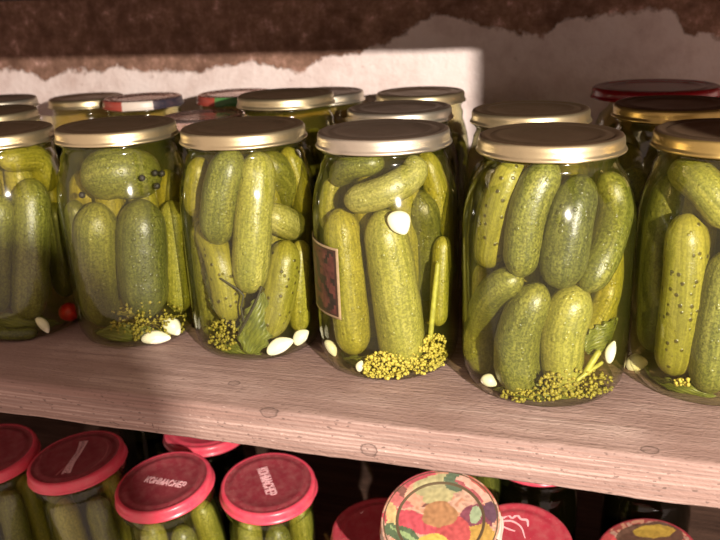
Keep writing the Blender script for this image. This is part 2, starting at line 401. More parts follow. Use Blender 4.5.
def lid_mesh(R=.041, style=0, matf=None, lugs=True, phase=0.):
    # local z = 0 at the top rim
    def wob(r, z, a):
        if z < -.0072 and lugs:
            k = max(0, math.cos(4*(a+phase)))**10
            return r-.0009*k, z-.0007*k
        return r, z
    k = R/.041
    prof = [(0, -.0013), (.018*k, -.0013), (.0275*k, -.0012), (.0290*k, -.0005), (.0320*k, -.0004), (.0335*k, -.0011), (.0355*k, -.0009), (.0370*k, -.0001), (.0385*k, 0), (.0398*k, -.0006), (.0406*k, -.0020),
            (.0408*k, -.0042), (.0408*k, -.0062), (.0411*k, -.0071), (.0418*k, -.0077), (.0421*k, -.0085), (.0418*k, -.0092), (.0408*k, -.0094), (.0400*k, -.0089), (.0398*k, -.0070),
            (.0396*k, -.0030), (.036*k, -.0022), (0, -.0024)]
    return bm_mesh(lathe(prof, 96, matf, wob), 'lid')
LM = {}
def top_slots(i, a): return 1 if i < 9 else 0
def make_jar(name, pos, H, R, lidmats, label, group=None, axis=None, lidR=.041, matf=None, key=None, spin=0.):
    e = bpy.data.objects.new(name, None); C.objects.link(e); e.empty_display_size = .02
    rot = Matrix.Identity(4)
    if axis is not None: rot = Vector((0, 0, 1)).rotation_difference(axis).to_matrix().to_4x4()
    e.matrix_world = Matrix.Translation(pos) @ rot
    tag(e, label, 'jar', group)
    bpy.context.view_layer.update()
    kk = (round(H, 4), round(R, 4))
    if kk not in LM: LM[kk] = (glass_mesh(H, R), brine_mesh(H, R))
    g = link('glass_body', LM[kk][0], GLASS, e); b = link('brine', LM[kk][1], BRINE, e)
    if matf is None and len(lidmats) == 2: matf = top_slots
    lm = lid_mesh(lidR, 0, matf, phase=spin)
    l = link('lid', lm, lidmats, e); l.location = (0, 0, H)
    e['_H'] = H
    return dict(e=e, lid=l, H=H, R=R, p=Vector(pos), M=e.matrix_world.copy(), name=label)

def hit(j, x, y, r, dep=0.):
    """3D point seen at pixel x,y such that a sphere of radius r there touches the jar's inner glass."""
    Mi = j['M'].inverted(); o = Mi @ ORG; d = (Mi.to_3x3() @ ray(x, y))
    z = j['H']*.5; p = None
    for it in range(14):
        z = max(.003, min(j['H']-.011, z))
        rr = max(.004, inner_R(max(z, .011), j['H'], j['R'])-r-dep)
        a = d.x*d.x+d.y*d.y; b = o.x*d.x+o.y*d.y; c = o.x**2+o.y**2-rr*rr
        disc = b*b-a*c
        if disc < 0: disc = 0
        t = (-b-math.sqrt(disc))/a; p = o+d*t
        q = Vector((p.x, p.y)); 
        if q.length > rr: q *= rr/q.length; p.x, p.y = q
        z = .5*z+.5*p.z
    p.z = max(min(r*.75, .0015)+.0025, min(j['H']-.0105, p.z))
    return j['M'] @ p
def cucumber(j, pts, rpx, tone, label, dep=0., seed=None, taper=(1, 1), group=None, hi=True):
    zc = depth(j['M'] @ Vector((0, 0, j['H']*.5)))-j['R']*.6
    r = rpx*1.09*zc/F_PX
    if pts[0][1] < 172 and len(pts) >= 3 and abs(pts[0][0]-pts[-1][0]) < .9*abs(pts[0][1]-pts[-1][1]): pts = [(pts[0][0]+(pts[0][0]-pts[1][0])*.25, pts[0][1]-11)]+list(pts[1:])
    P = [hit(j, x, y, r, dep) for x, y in pts]
    # pull tips back inside by a little so the caps end at the traced tip
    me = tube_mesh('cucumber', P, r, 30 if hi else 18, 24 if hi else 14, 1.3, .035, random.random()*50, taper)
    o = link('cucumber', me, CM[tone]); return tag(o, label, 'cucumber', group)
def clove(j, x, y, lpx, wpx, ang, label, dep=0., group=None, flat=.75):
    zc = depth(j['M'] @ Vector((0, 0, j['H']*.5)))-j['R']*.6
    k = zc/F_PX; l, w = lpx*k, wpx*k
    c = hit(j, x, y, w*flat, dep)
    n = (ORG-c).normalized(); r = RT; u = n.cross(r).normalized(); r = u.cross(n)
    ax = r*math.cos(ang)+u*math.sin(ang); ay = n.cross(ax)
    bm = bmesh.new(); bmesh.ops.create_uvsphere(bm, u_segments=20, v_segments=14, radius=1)
    for v in bm.verts:
        s, t_, q = v.co.z, v.co.x, v.co.y
        k2 = 1-.35*max(0, s)**1.5; bend = .22*(1-s*s)
        v.co = c+ax*(s*l)+ay*((t_*k2+bend-.1)*w)+n*(q*w*flat*k2)
    o = link('garlic_clove', bm_mesh(bm, 'garlic_clove'), GARLIC); return tag(o, label, 'garlic', group)
def ball(j, x, y, rpx, label, mat=PEPPERC, name='peppercorn', cat='peppercorn', dep=0., group=None):
    r = rpx*depth(j['p'])/F_PX; c = hit(j, x, y, r, dep)
    bm = bmesh.new(); bmesh.ops.create_icosphere(bm, subdivisions=2, radius=r)
    for v in bm.verts: v.co = c+v.co*(1+.10*noise.noise(v.co*900+c*50))
    return tag(link(name, bm_mesh(bm, name), mat), label, cat, group)
def umbel(j, boxes, n, mat, label, stem_to=None, blob=.0011, deep=.010):
    bm = bmesh.new()
    pts = []
    for (x0, x1, y0, y1, w_) in boxes:
        for k in range(int(n*w_)):
            while True:
                a, b = random.uniform(-1, 1), random.uniform(-1, 1)
                if a*a+b*b < 1.15: break
            pts.append(((x0+x1)/2+a*(x1-x0)/2, (y0+y1)/2+b*(y1-y0)/2))
    cx = sum(p[0] for p in pts)/len(pts); cy = sum(p[1] for p in pts)/len(pts)
    root = hit(j, cx, cy, .004, .018)
    for (x, y) in pts:
        c = hit(j, x, y, blob, random.uniform(.0003, deep))
        r = blob*random.uniform(.55, 1.2)
        res = bmesh.ops.create_icosphere(bm, subdivisions=1, radius=r)
        st = Vector((random.uniform(.7, 1.4), random.uniform(.7, 1.4), random.uniform(.7, 1.5)))
        for v in res['verts']: v.co = c+Vector((v.co.x*st.x, v.co.y*st.y, v.co.z*st.z))
    for k in range(0, len(pts), 14):
        c = hit(j, pts[k][0], pts[k][1], blob, .002)
        tube_mesh('', [root, (root+c)/2+Vector((0, 0, .001)), c], .00035, 8, 5, bm=bm)
    return tag(link('dill_umbel', bm_mesh(bm, 'dill_umbel'), mat), label, 'dill')
def stem(j, pts, rpx, label, mat=STEM, name='dill_sprig', dep=.001, cat='dill'):
    r = rpx*depth(j['p'])/F_PX
    P = [hit(j, x, y, r, dep) for x, y in pts]
    return tag(link(name, tube_mesh(name, P, r, 16, 8, 1.2, .05), mat), label, cat)
def leaf(j, tip, base, wpx, label, dep=.001, curl=.002):
    bm = bmesh.new(); uvl = bm.loops.layers.uv.verify()
    A = Vector(base); B = Vector(tip); ax = B-A; Ln = ax.length; ax.normalize(); ay = Vector((-ax.y, ax.x))
    nu, nv = 22, 10; G = []
    for i in range(nu+1):
        t = i/nu; wd = wpx*(math.sin(PI*min(1, t**.75*.97+.03)))**.8*(1+.13*math.sin(t*40))
        row = []
        for k in range(nv+1):
            s = k/nv*2-1; q = A+ax*(t*Ln)+ay*(s*wd)
            c = hit(j, q.x, q.y, .0006, dep+curl*abs(s)+.0012*(1+math.sin(t*9+s*3)))
            row.append(bm.verts.new(c))
        G.append(row)
    for i in range(nu):
        for k in range(nv):
            f = bm.faces.new((G[i][k], G[i+1][k], G[i+1][k+1], G[i][k+1]))
            for lp, c in zip(f.loops, ((i/nu, k/nv), ((i+1)/nu, k/nv), ((i+1)/nu, (k+1)/nv), (i/nu, (k+1)/nv))): lp[uvl].uv = c
    o = link('pickled_leaf', bm_mesh(bm, 'pickled_leaf'), LEAF)
    s = o.modifiers.new('thickness', 'SOLIDIFY'); s.thickness = .0004
    return tag(o, label, 'leaf')
def fill(j, angs, rr, rad, tones, label, group, z0=.006, z1=None, seed=0):
    """upright cucumbers packed behind the visible front ones (angle 0 = towards the camera)"""
    z1 = z1 or j['H']-.030
    Mi = j['M'].inverted(); v = Mi @ ORG; a0 = math.atan2(v.y, v.x)
    for i, a in enumerate(angs):
        th = a0+math.radians(a)
        tw = random.uniform(-.14, .14); zt = z1-random.uniform(0, .012); zb = z0+rad*.7+random.uniform(0, .006)
        P = []
        for t in (0, .5, 1):
            th2 = th+tw*(t-.5); q = rr+.0012*math.sin(PI*t)
            P.append(j['M'] @ Vector((q*math.cos(th2), q*math.sin(th2), zb+(zt-zb)*t)))
        if i % 2: P = P[::-1]
        me = tube_mesh('cucumber', P, rad, 18, 14, 1.3, .03, random.random()*50)
        tag(link('cucumber', me, CM[tones[i % len(tones)]]), label, 'cucumber', group)

RB = .0462
# ---- front row
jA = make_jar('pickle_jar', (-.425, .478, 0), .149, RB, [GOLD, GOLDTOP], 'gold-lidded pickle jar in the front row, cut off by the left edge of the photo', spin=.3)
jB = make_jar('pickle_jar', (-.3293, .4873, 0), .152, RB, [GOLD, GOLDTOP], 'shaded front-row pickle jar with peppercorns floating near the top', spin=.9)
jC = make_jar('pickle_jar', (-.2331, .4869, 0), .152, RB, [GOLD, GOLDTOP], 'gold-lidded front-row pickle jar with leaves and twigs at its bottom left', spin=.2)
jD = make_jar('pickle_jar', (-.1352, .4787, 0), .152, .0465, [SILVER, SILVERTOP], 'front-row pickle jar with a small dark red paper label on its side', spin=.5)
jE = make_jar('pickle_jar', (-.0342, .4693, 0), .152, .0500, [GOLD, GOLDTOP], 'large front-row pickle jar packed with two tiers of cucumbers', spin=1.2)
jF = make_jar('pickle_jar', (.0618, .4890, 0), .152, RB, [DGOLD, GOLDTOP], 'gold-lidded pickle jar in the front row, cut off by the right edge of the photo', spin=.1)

# ---- jar E
T = 'in the large two-tier front jar'
cucumber(jE, [(514, 160), (499, 205), (487, 267)], 16, 'spotty', 'yellow cucumber at upper left '+T)
cucumber(jE, [(476, 185), (467, 230), (466, 268)], 12, 'dark', 'dim cucumber by the left glass, upper tier, '+T, .006)
cucumber(jE, [(549, 160), (530, 205), (519, 277)], 17.5, 'green', 'green cucumber second from left in the upper tier '+T)
cucumber(jE, [(585, 176), (571, 215), (558, 288)], 23, 'dark', 'dark blunt-ended cucumber in the middle upper tier '+T, taper=(.84, 1.06))
cucumber(jE, [(608, 172), (616, 208), (603, 255), (584, 291)], 16, 'green', 'curved green cucumber at upper right '+T)
cucumber(jE, [(624, 240), (612, 295), (580, 346)], 13, 'yellow', 'bright yellow-green cucumber slanting at lower right '+T, .005)
cucumber(jE, [(520, 275), (493, 293), (479, 330), (483, 374)], 16, 'green', 'arched cucumber at lower left '+T)
cucumber(jE, [(541, 284), (522, 325), (517, 362), (526, 401)], 22.5, 'green', 'fat speckled cucumber in the lower tier, middle left, '+T, taper=(.86, 1.06))
cucumber(jE, [(578, 285), (563, 335), (563, 393)], 21, 'lime', 'light green cucumber in the lower tier, middle right, '+T, .001, taper=(1.08, .9))
cucumber(jE, [(477, 263), (472, 300), (474, 345)], 11, 'lime', 'small cucumber by the left glass, lower tier, '+T, .005)
clove(jE, 489, 381, 9, 7, -.4, 'white garlic clove at the bottom left of the large two-tier jar')
clove(jE, 611, 352, 12, 5.5, 1.3, 'white garlic sliver by the right glass of the large two-tier jar')
leaf(jE, (624, 318), (586, 352), 13, 'dark leaf at the lower right of the large two-tier jar', .004)
stem(jE, [(584, 376), (592, 362), (600, 350)], 3, 'thick pale dill stalk at the lower right of the large two-tier jar')
stem(jE, [(576, 381), (588, 372), (603, 362)], 2, 'thin dill stalk below the thick one in the large two-tier jar')
umbel(jE, [(540, 614, 370, 398, 1), (500, 560, 388, 402, .5)], 230, DILLG, 'greenish dill flower head at the bottom of the large two-tier jar', deep=.006)
# ---- jar D
T = 'in the jar with the paper label'
cucumber(jD, [(413, 155), (412, 174), (386, 191), (345, 203)], 14, 'pale', 'pale bent cucumber lying under the lid '+T)
cucumber(jD, [(381, 209), (389, 252), (398, 312), (405, 368)], 24.5, 'lime', 'big pale green cucumber standing in the middle '+T, taper=(.84, 1.0))
cucumber(jD, [(340, 208), (346, 270), (355, 354)], 18.5, 'yellow', 'yellow cucumber at the left beside the sticker '+T, .0005)
cucumber(jD, [(418, 192), (431, 235), (430, 300)], 20, 'dark', 'dark green cucumber right of the middle '+T, .008)
cucumber(jD, [(327, 180), (352, 166), (384, 162)], 12, 'green', 'green cucumber lying at upper left under the lid '+T, .003)
cucumber(jD, [(438, 162), (448, 192), (448, 240)], 12, 'yellow', 'yellow cucumber at the upper right glass '+T, .004)
cucumber(jD, [(322, 178), (319, 205), (321, 232)], 9, 'lime', 'small cucumber end at the left glass '+T, .003)
cucumber(jD, [(443, 236), (440, 280), (438, 326)], 9, 'yellow', 'narrow yellow cucumber at the lower right glass '+T, .001)
clove(jD, 399, 223, 12.5, 11, -.9, 'round white garlic clove high in the jar with the paper label', flat=.5)
clove(jD, 331, 348, 10, 5.5, -1.0, 'white garlic clove at the bottom left of the jar with the paper label')
clove(jD, 360, 366, 6, 4, 1.3, 'tiny garlic clove at the bottom of the jar with the paper label')
umbel(jD, [(364, 408, 352, 382, 1.1), (405, 448, 345, 374, .8), (424, 446, 334, 352, .3)], 330, DILL, 'yellow dill flower head at the bottom of the jar with the paper label', deep=.008)
stem(jD, [(438, 262), (434, 300), (430, 340)], 2.6, 'yellow dill stalk standing at the right of the jar with the paper label')
# ---- jar C
T = 'in the jar with leaves at its bottom'
cucumber(jC, [(231, 155), (221, 195), (217, 244)], 17.5, 'green', 'speckled green cucumber at upper left '+T)
cucumber(jC, [(258, 162), (253, 225), (249, 293)], 17.5, 'lime', 'long yellow-green cucumber standing in the middle '+T)
cucumber(jC, [(262, 210), (280, 220), (299, 228)], 15, 'pale', 'stubby pale cucumber end right of the middle '+T, .003)
cucumber(jC, [(268, 166), (287, 184), (303, 206)], 17, 'green', 'green cucumber slanting at upper right '+T, .008)
cucumber(jC, [(290, 158), (303, 180), (310, 215)], 11, 'yellow', 'yellow cucumber by the upper right glass '+T, .002)
cucumber(jC, [(287, 240), (279, 290), (267, 338)], 17, 'spotty', 'yellow cucumber with dark spots at lower right '+T, .0005)
cucumber(jC, [(301, 240), (299, 290), (300, 331)], 10.5, 'yellow', 'narrow yellow cucumber by the lower right glass '+T)
cucumber(jC, [(197, 168), (191, 190), (192, 218)], 11.5, 'yellow', 'short cucumber by the upper left glass '+T, .001)
cucumber(jC, [(199, 222), (221, 262), (232, 322)], 15, 'spotty', 'spotted cucumber slanting at lower left '+T, .003)
cucumber(jC, [(191, 222), (196, 280), (206, 340)], 11, 'green', 'dim cucumber by the lower left glass '+T, .003)
leaf(jC, (263, 292), (250, 354), 17, 'broad olive leaf lying low in the middle of its jar', .0015)
leaf(jC, (208, 262), (224, 316), 10, 'narrow dark leaf by the lower left glass of the leafy jar', .003)
stem(jC, [(262, 286), (254, 306), (238, 336)], 1.1, 'thin dark twig crossing the broad olive leaf', TWIG, 'twig', .0004, 'twig')
stem(jC, [(220, 278), (243, 294), (241, 306), (244, 322)], 1., 'crooked dark twig left of the broad olive leaf', TWIG, 'twig', .0004, 'twig')
clove(jC, 280, 346, 15, 8, .45, 'larger white garlic clove at the bottom right of the leafy jar', flat=.5)
clove(jC, 301, 337, 10, 7, .8, 'smaller white garlic clove by the right glass of the leafy jar', flat=.5)
umbel(jC, [(208, 238, 320, 350, 1)], 110, DILLG, 'green dill flower head at the bottom left of the leafy jar', deep=.005)
# ---- jar B
T = 'in the jar with peppercorns'
cucumber(jB, [(96, 203), (98, 260), (104, 325)], 21, 'green', 'upright olive cucumber at the left '+T, .002)
cucumber(jB, [(141, 199), (142, 255), (146, 318)], 23, 'dark', 'wide upright dark cucumber in the middle '+T, .001)
cucumber(jB, [(56, 186), (118, 172), (190, 176)], 24, 'green', 'green cucumber lying across the top '+T, .003)
cucumber(jB, [(72, 200), (78, 250), (90, 322)], 10, 'dark', 'narrow dark cucumber by the left glass '+T, .002)
cucumber(jB, [(172, 200), (176, 250), (180, 312)], 14, 'lime', 'bright green cucumber at the right glass '+T, .001)
for (x, y), w_ in zip([(142, 178), (155, 173), (162, 173.5), (82, 195), (157, 186)], ['leftmost of the three black peppercorns under the lid', 'black peppercorn in the middle of the three under the lid', 'rightmost of the three black peppercorns under the lid', 'lone black peppercorn at the left of the shaded jar', 'black peppercorn just below the group of three in the shaded jar']):
    ball(jB, x, y, 3.1, w_)
clove(jB, 156, 338, 15, 7, .05, 'flat garlic clove lying at the bottom of the peppercorn jar')
clove(jB, 172, 327, 11, 8.5, -.7, 'upper garlic clove at the bottom right of the peppercorn jar')
umbel(jB, [(110, 186, 302, 340, 1)], 190, DILLG, 'brownish dill flower head at the bottom of the peppercorn jar', deep=.006)
# ---- jar A
T = 'in the front jar at the left edge'
cucumber(jA, [(31, 178), (30, 240), (28, 320)], 18, 'green', 'upright pale-tipped cucumber '+T)
cucumber(jA, [(0, 160), (36, 160), (60, 190)], 13, 'yellow', 'yellow cucumber arching under the lid '+T, .004)
cucumber(jA, [(0, 195), (-4, 250), (-2, 312)], 15, 'green', 'upright cucumber cut by the photo edge '+T)
cucumber(jA, [(58, 200), (62, 250), (68, 296)], 13, 'dark', 'dark cucumber by the right glass '+T, .004)
cucumber(jA, [(-12, 332), (15, 334), (38, 333)], 6, 'dark', 'dark cucumber slice lying on the bottom '+T)
clove(jA, 43, 325, 10, 5, -.9, 'single garlic clove in the front jar at the left edge')
ball(jA, 69, 312, 10, 'red pepper piece in the front jar at the left edge', PEPPER, 'pepper_piece', 'pepper', .001)
# ---- jar F
T = 'in the front jar at the right edge'
cucumber(jF, [(664, 172), (655, 220), (645, 290), (645, 350)], 18, 'dark', 'dim tall cucumber at the left '+T, .003)
cucumber(jF, [(688, 213), (684, 290), (672, 374)], 21, 'spotty', 'spotted olive cucumber standing in the middle '+T)
cucumber(jF, [(676, 168), (704, 186), (736, 228)], 18, 'lime', 'pale cucumber slanting under the lid '+T, .002)
cucumber(jF, [(732, 250), (718, 320), (707, 392)], 20, 'green', 'olive cucumber at lower right '+T)
cucumber(jF, [(755, 250), (750, 320), (742, 380)], 14, 'green', 'cucumber beyond the photo edge '+T, .002)
clove(jF, 635, 371, 12.5, 10, .2, 'cream garlic clove at the bottom of the front jar at the right edge')
umbel(jF, [(674, 690, 378, 386, 1)], 24, DILL, 'small yellow dill flower scrap in the front jar at the right edge', deep=.003)
leaf(jE, (598, 396), (494, 392), 11, 'dark leaf lying flat along the bottom of the large two-tier jar', .006)
leaf(jD, (420, 374), (336, 362), 10, 'dark leaf lying flat along the bottom of the jar with the paper label', .009)
leaf(jC, (262, 355), (206, 346), 10, 'dark leaf lying flat along the bottom of the leafy jar', .006)
leaf(jB, (176, 336), (94, 336), 12, 'dark leaf lying flat along the bottom of the peppercorn jar', .007)
leaf(jA, (66, 326), (-10, 322), 11, 'dark leaf lying flat on the bottom of the front jar at the left edge', .008)
leaf(jF, (716, 396), (640, 384), 11, 'dark leaf lying flat on the bottom of the front jar at the right edge', .007)
for j, nm in ((jA, 'left-edge front jar'), (jB, 'peppercorn jar'), (jC, 'leafy jar'), (jD, 'jar with the paper label'), (jE, 'large two-tier jar'), (jF, 'right-edge front jar')):
    fill(j, (105, 150, 195, 240), .0315, .0122, ['yellow', 'lime', 'green'], 'cucumber packed behind the front ones of the '+nm, 'rear cucumbers in the '+nm)
    fill(j, (-62, 60, 180), .0122, .0104, ['yellow', 'lime', 'yellow'], 'cucumber standing in the core of the '+nm, 'core cucumbers in the '+nm, z1=j['H']-.022)

# ---- paper label on jar D
def jar_label(j, x0, x1, yt, yb):
    Mi = j['M'].inverted(); Rr = j['R']+.0005
    def ang(x, y):
        o = Mi @ ORG; d = Mi.to_3x3() @ ray(x, y); a = d.x**2+d.y**2; b = o.x*d.x+o.y*d.y; c = o.x**2+o.y**2-Rr*Rr
        t = (-b-math.sqrt(max(0, b*b-a*c)))/a; p = o+d*t; return math.atan2(p.y, p.x), p.z
    a1, zt = ang(x1, yt); _, zb = ang(x1, yb); a0, _ = ang(x0, (yt+yb)/2)
    a0 -= .55
    bm = bmesh.new(); nu, nv = 28, 32; G = []
    for i in range(nu+1):
        a = a0+(a1-a0)*i/nu
        G.append([bm.verts.new((Rr*math.cos(a), Rr*math.sin(a), zb+(zt-zb)*k/nv)) for k in range(nv+1)])
    for i in range(nu):
        for k in range(nv):
            f = bm.faces.new((G[i][k], G[i+1][k], G[i+1][k+1], G[i][k+1]))
            bord = i >= nu-1 or k == 0 or k == nv-1 or i == 0
            inner = (i == nu-2 or k == 1 or k == nv-2)
            f.material_index = 0 if bord else (1 if inner else 2+(1 if (noise.noise(Vector((i*.28, k*.22, 2))) > .08) else 0))
    m2 = simple('label_maroon', srgb(84, 46, 38), .45, var=.4, scale=250); m3 = simple('label_dark_print', srgb(40, 30, 22), .45, var=.3)
    m0 = simple('label_border', srgb(150, 128, 96), .4, var=.1); m1 = simple('label_inner_line', srgb(58, 36, 26), .4)
    o = link('paper_label', bm_mesh(bm, 'paper_label'), [m0, m1, m2, m3], j['e'])
    s = o.modifiers.new('thickness', 'SOLIDIFY'); s.thickness = .0003; s.offset = 1
jar_label(jD, 317, 338, 249, 319)

# ---- middle and back rows
def skirt_pattern(bands):
    # bands: list of (angle from, angle to, slot) in degrees; rings 9..18 are the skirt
    def f(i, a):
        if i < 9 or i > 17: return 0
        d = math.degrees(a) % 360
        for lo, hi_, s in bands:
            if (d-lo) % 360 <= (hi_-lo) % 360: return s
        return 0
    return f
back = []
NICK = {}
def nick(j): return NICK[j['e']['label']]
def bj(x, y, H, mats, label, R=RB, lidR=.041, matf=None, spin=0.):
    j = make_jar('pickle_jar', (x, y, 0), H, R, mats, label, None, None, lidR, matf, spin=spin); back.append(j); return j
bj(-.507, .566, .149, [GOLD, GOLDTOP], 'gold-lidded jar directly behind the leftmost front jar', spin=.4)
bj(-.625, .715, .140, [SILVER, SILVERTOP], 'silver-lidded back-row jar cut off by the left edge')
bj(-.565, .787, .133, [GOLD, GOLDTOP], 'gold-lidded back-row jar left of the red, white and navy lid', R=.0445, spin=.6)
vd = math.degrees(math.atan2(-.759, .476))
bj(-.4759, .7591, .1361, [PINKD, BRICK, WHITEP, NAVY], 'back-row jar with a dusty lid banded red, white and navy', R=.0445, matf=skirt_pattern([(vd-90, vd-32, 1), (vd-32, vd+14, 2), (vd+14, vd+90, 3)]))
bj(-.3800, .785, .1370, [PINKD, BRICK, GREENP], 'back-row jar with a pinkish lid edged in brick and green', R=.0445, matf=skirt_pattern([(vd-90, vd-40, 1), (vd-40, vd+60, 2)]))
bj(-.3700, .690, .128, [PINKD], 'low jar with a dull pinkish lid behind the peppercorn jar', R=.0430)
bj(-.2678, .6471, .153, [GOLD, GOLDTOP], 'gold-lidded middle-row jar between the leafy jar and the paper label jar', spin=.8)
bj(-.2740, .755, .1415, [SILVER, SILVERTOP], 'silver-lidded jar mostly hidden behind the gold-lidded middle jar', R=.0445)
bj(-.1610, .6180, .146, [SILVER, SILVERTOP], 'silver-lidded jar directly behind the jar with the paper label', spin=.2)
bj(-.1732, .7427, .1428, [GOLD, GOLDTOP], 'back-row jar against the wall behind the paper label jar', R=.0445, spin=.7)
bj(-.0568, .5810, .1505, [GOLD, GOLDTOP], 'gold-lidded jar directly behind the large two-tier jar', spin=.5)
bj(.0390, .6060, .151, [DGOLD, GOLDTOP], 'gold-lidded jar in front of the big deep red lid', spin=.3)
bj(.0320, .7600, .1450, [DEEPRED], 'wide jar with a big deep red lid at the back right', R=.052, lidR=.0535)
for j, t_ in zip(back, ['the jar behind the leftmost front jar', 'the silver-lidded jar cut by the left edge', 'the jar left of the banded lid', 'the jar with the red, white and navy lid', 'the jar with the brick and green lid edge',
        'the low jar with the dull pinkish lid', 'the gold-lidded middle-row jar', 'the hidden silver-lidded jar', 'the jar behind the paper label jar', 'the wall-side jar behind the paper label jar',
        'the jar behind the large two-tier jar', 'the jar in front of the big red lid', 'the wide jar with the big red lid']): NICK[j['e']['label']] = t_
for j in back:
    n_ = 6
    fill(j, [i*60+15 for i in range(6)], .031, .0128, ['dark', 'green', 'green'], 'cucumber packed upright in '+nick(j), 'cucumbers in '+nick(j))

# ------------------------------------------------------------------ lower shelf
def low_jar(cx, cy, a, b, phi, mats, label, R=.0385, matf=None, lidR=.041):
    ph = math.radians(phi); d = ray(cx, cy)
    Z = lidR*F_PX/a; P = ORG+d*(Z/d.dot(FW))
    xr = (RT-d*RT.dot(d)).normalized(); yu = d.cross(xr)*-1
    if yu.dot(UP) < 0: yu = -yu
    mi = -xr*math.sin(ph)+yu*math.cos(ph)           # minor axis direction (upwards in the picture)
    c = b/a; n = (mi*math.sqrt(1-c*c)-d*c).normalized()
    s = math.sqrt(max(0, 1-n.z*n.z)); Rb = R*.82
    H = (P.z-LOW_Z-Rb*s)/n.z
    j = make_jar('pickle_jar', P-n*H, H, R, mats, label, None, n, lidR, matf)
    j['P'] = P; j['n'] = n
    print('LOW', label[:30], [round(q, 3) for q in P], 'n', [round(q, 2) for q in n], 'H', round(H, 3))
    return j
def low_up(cx, cy, zl, mats, label, R=.0385, at=None):
    P = Vector((at[0], at[1], zl)) if at else on_plane(cx, cy, Vector((0, 0, zl)), Vector((0, 0, 1)))
    j = make_jar('pickle_jar', (P.x, P.y, LOW_Z), zl-LOW_Z, R, mats, label)
    print('UP', label[:30], [round(q, 3) for q in P]); return j
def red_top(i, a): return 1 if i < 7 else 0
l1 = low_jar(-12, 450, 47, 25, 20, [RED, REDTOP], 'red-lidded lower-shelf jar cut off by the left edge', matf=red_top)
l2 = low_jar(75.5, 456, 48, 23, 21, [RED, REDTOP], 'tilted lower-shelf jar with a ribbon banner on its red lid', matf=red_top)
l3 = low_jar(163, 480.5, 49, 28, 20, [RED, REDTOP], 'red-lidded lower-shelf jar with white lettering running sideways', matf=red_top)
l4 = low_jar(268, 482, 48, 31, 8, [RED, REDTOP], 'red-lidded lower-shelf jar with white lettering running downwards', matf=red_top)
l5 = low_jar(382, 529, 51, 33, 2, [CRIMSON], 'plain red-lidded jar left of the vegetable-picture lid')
l7 = low_jar(517, 545, 56, 44, 0, [CRIMSON], 'red-lidded jar with curly white writing right of the picture lid')
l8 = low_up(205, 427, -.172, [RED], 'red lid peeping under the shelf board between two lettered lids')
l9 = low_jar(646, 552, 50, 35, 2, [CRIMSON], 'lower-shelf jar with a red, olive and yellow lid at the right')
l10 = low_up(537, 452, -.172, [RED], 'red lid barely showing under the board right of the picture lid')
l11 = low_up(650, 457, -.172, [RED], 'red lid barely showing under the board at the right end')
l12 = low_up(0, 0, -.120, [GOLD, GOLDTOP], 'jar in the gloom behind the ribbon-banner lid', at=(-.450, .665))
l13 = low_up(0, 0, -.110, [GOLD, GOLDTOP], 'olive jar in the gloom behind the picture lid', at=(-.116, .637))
NICK.update({j['e']['label']: t_ for j, t_ in zip((l1, l2, l3, l4, l5, l7, l8, l9, l10, l11, l12, l13), ['the red-lidded jar cut by the left edge', 'the ribbon-banner jar', 'the jar with sideways lettering', 'the jar with downward lettering',
    'the plain red-lidded jar', 'the jar with curly writing', 'the jar under the peeping red lid', 'the jar with the red and olive lid', 'the barely showing red-lidded jar', 'the barely showing jar at right', 'the gloomy jar behind the banner lid', 'the gloomy olive jar'])})
def loose_lid(cx, cy, a, b, phi, mats, label):
    ph = math.radians(phi); d = ray(cx, cy); P = ORG+d*(.041*F_PX/a/d.dot(FW))
    xr = (RT-d*RT.dot(d)).normalized(); yu = d.cross(xr)*-1
    if yu.dot(UP) < 0: yu = -yu
    mi = -xr*math.sin(ph)+yu*math.cos(ph); c = b/a; n = (mi*math.sqrt(1-c*c)-d*c).normalized()
    e = bpy.data.objects.new('jar_lid', None); C.objects.link(e)
    e.matrix_world = Matrix.Translation(P) @ Vector((0, 0, 1)).rotation_difference(n).to_matrix().to_4x4()
    tag(e, label, 'jar lid'); bpy.context.view_layer.update()
    l = link('lid_shell', lid_mesh(.041, 0, skirt_pattern([(200, 240, 2), (300, 330, 1), (330, 350, 3), (350, 20, 2), (20, 60, 1)])), mats, e)
    return dict(e=e, lid=l, H=0, R=.041, p=P, M=e.matrix_world.copy())
l6 = loose_lid(440, 519, 61, 51, 8, [GOLD, BRICK, WHITEP, NAVY], 'loose tilted lid printed with vegetables lying across the lower red lids')
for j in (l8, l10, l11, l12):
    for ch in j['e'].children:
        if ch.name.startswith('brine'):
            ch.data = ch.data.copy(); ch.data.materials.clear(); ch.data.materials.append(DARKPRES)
            ch.name = 'dark_preserve'
for j in (l1, l2, l3, l4, l5, l7, l9, l13):
    fill(j, [i*60+8 for i in range(6)], .0252, .0112, ['green', 'lime', 'dark', 'dark'] if j not in (l13, l10, l11) else ['dark'], 'cucumber packed upright in '+nick(j), 'cucumbers in '+nick(j), z1=j['H']-.02)

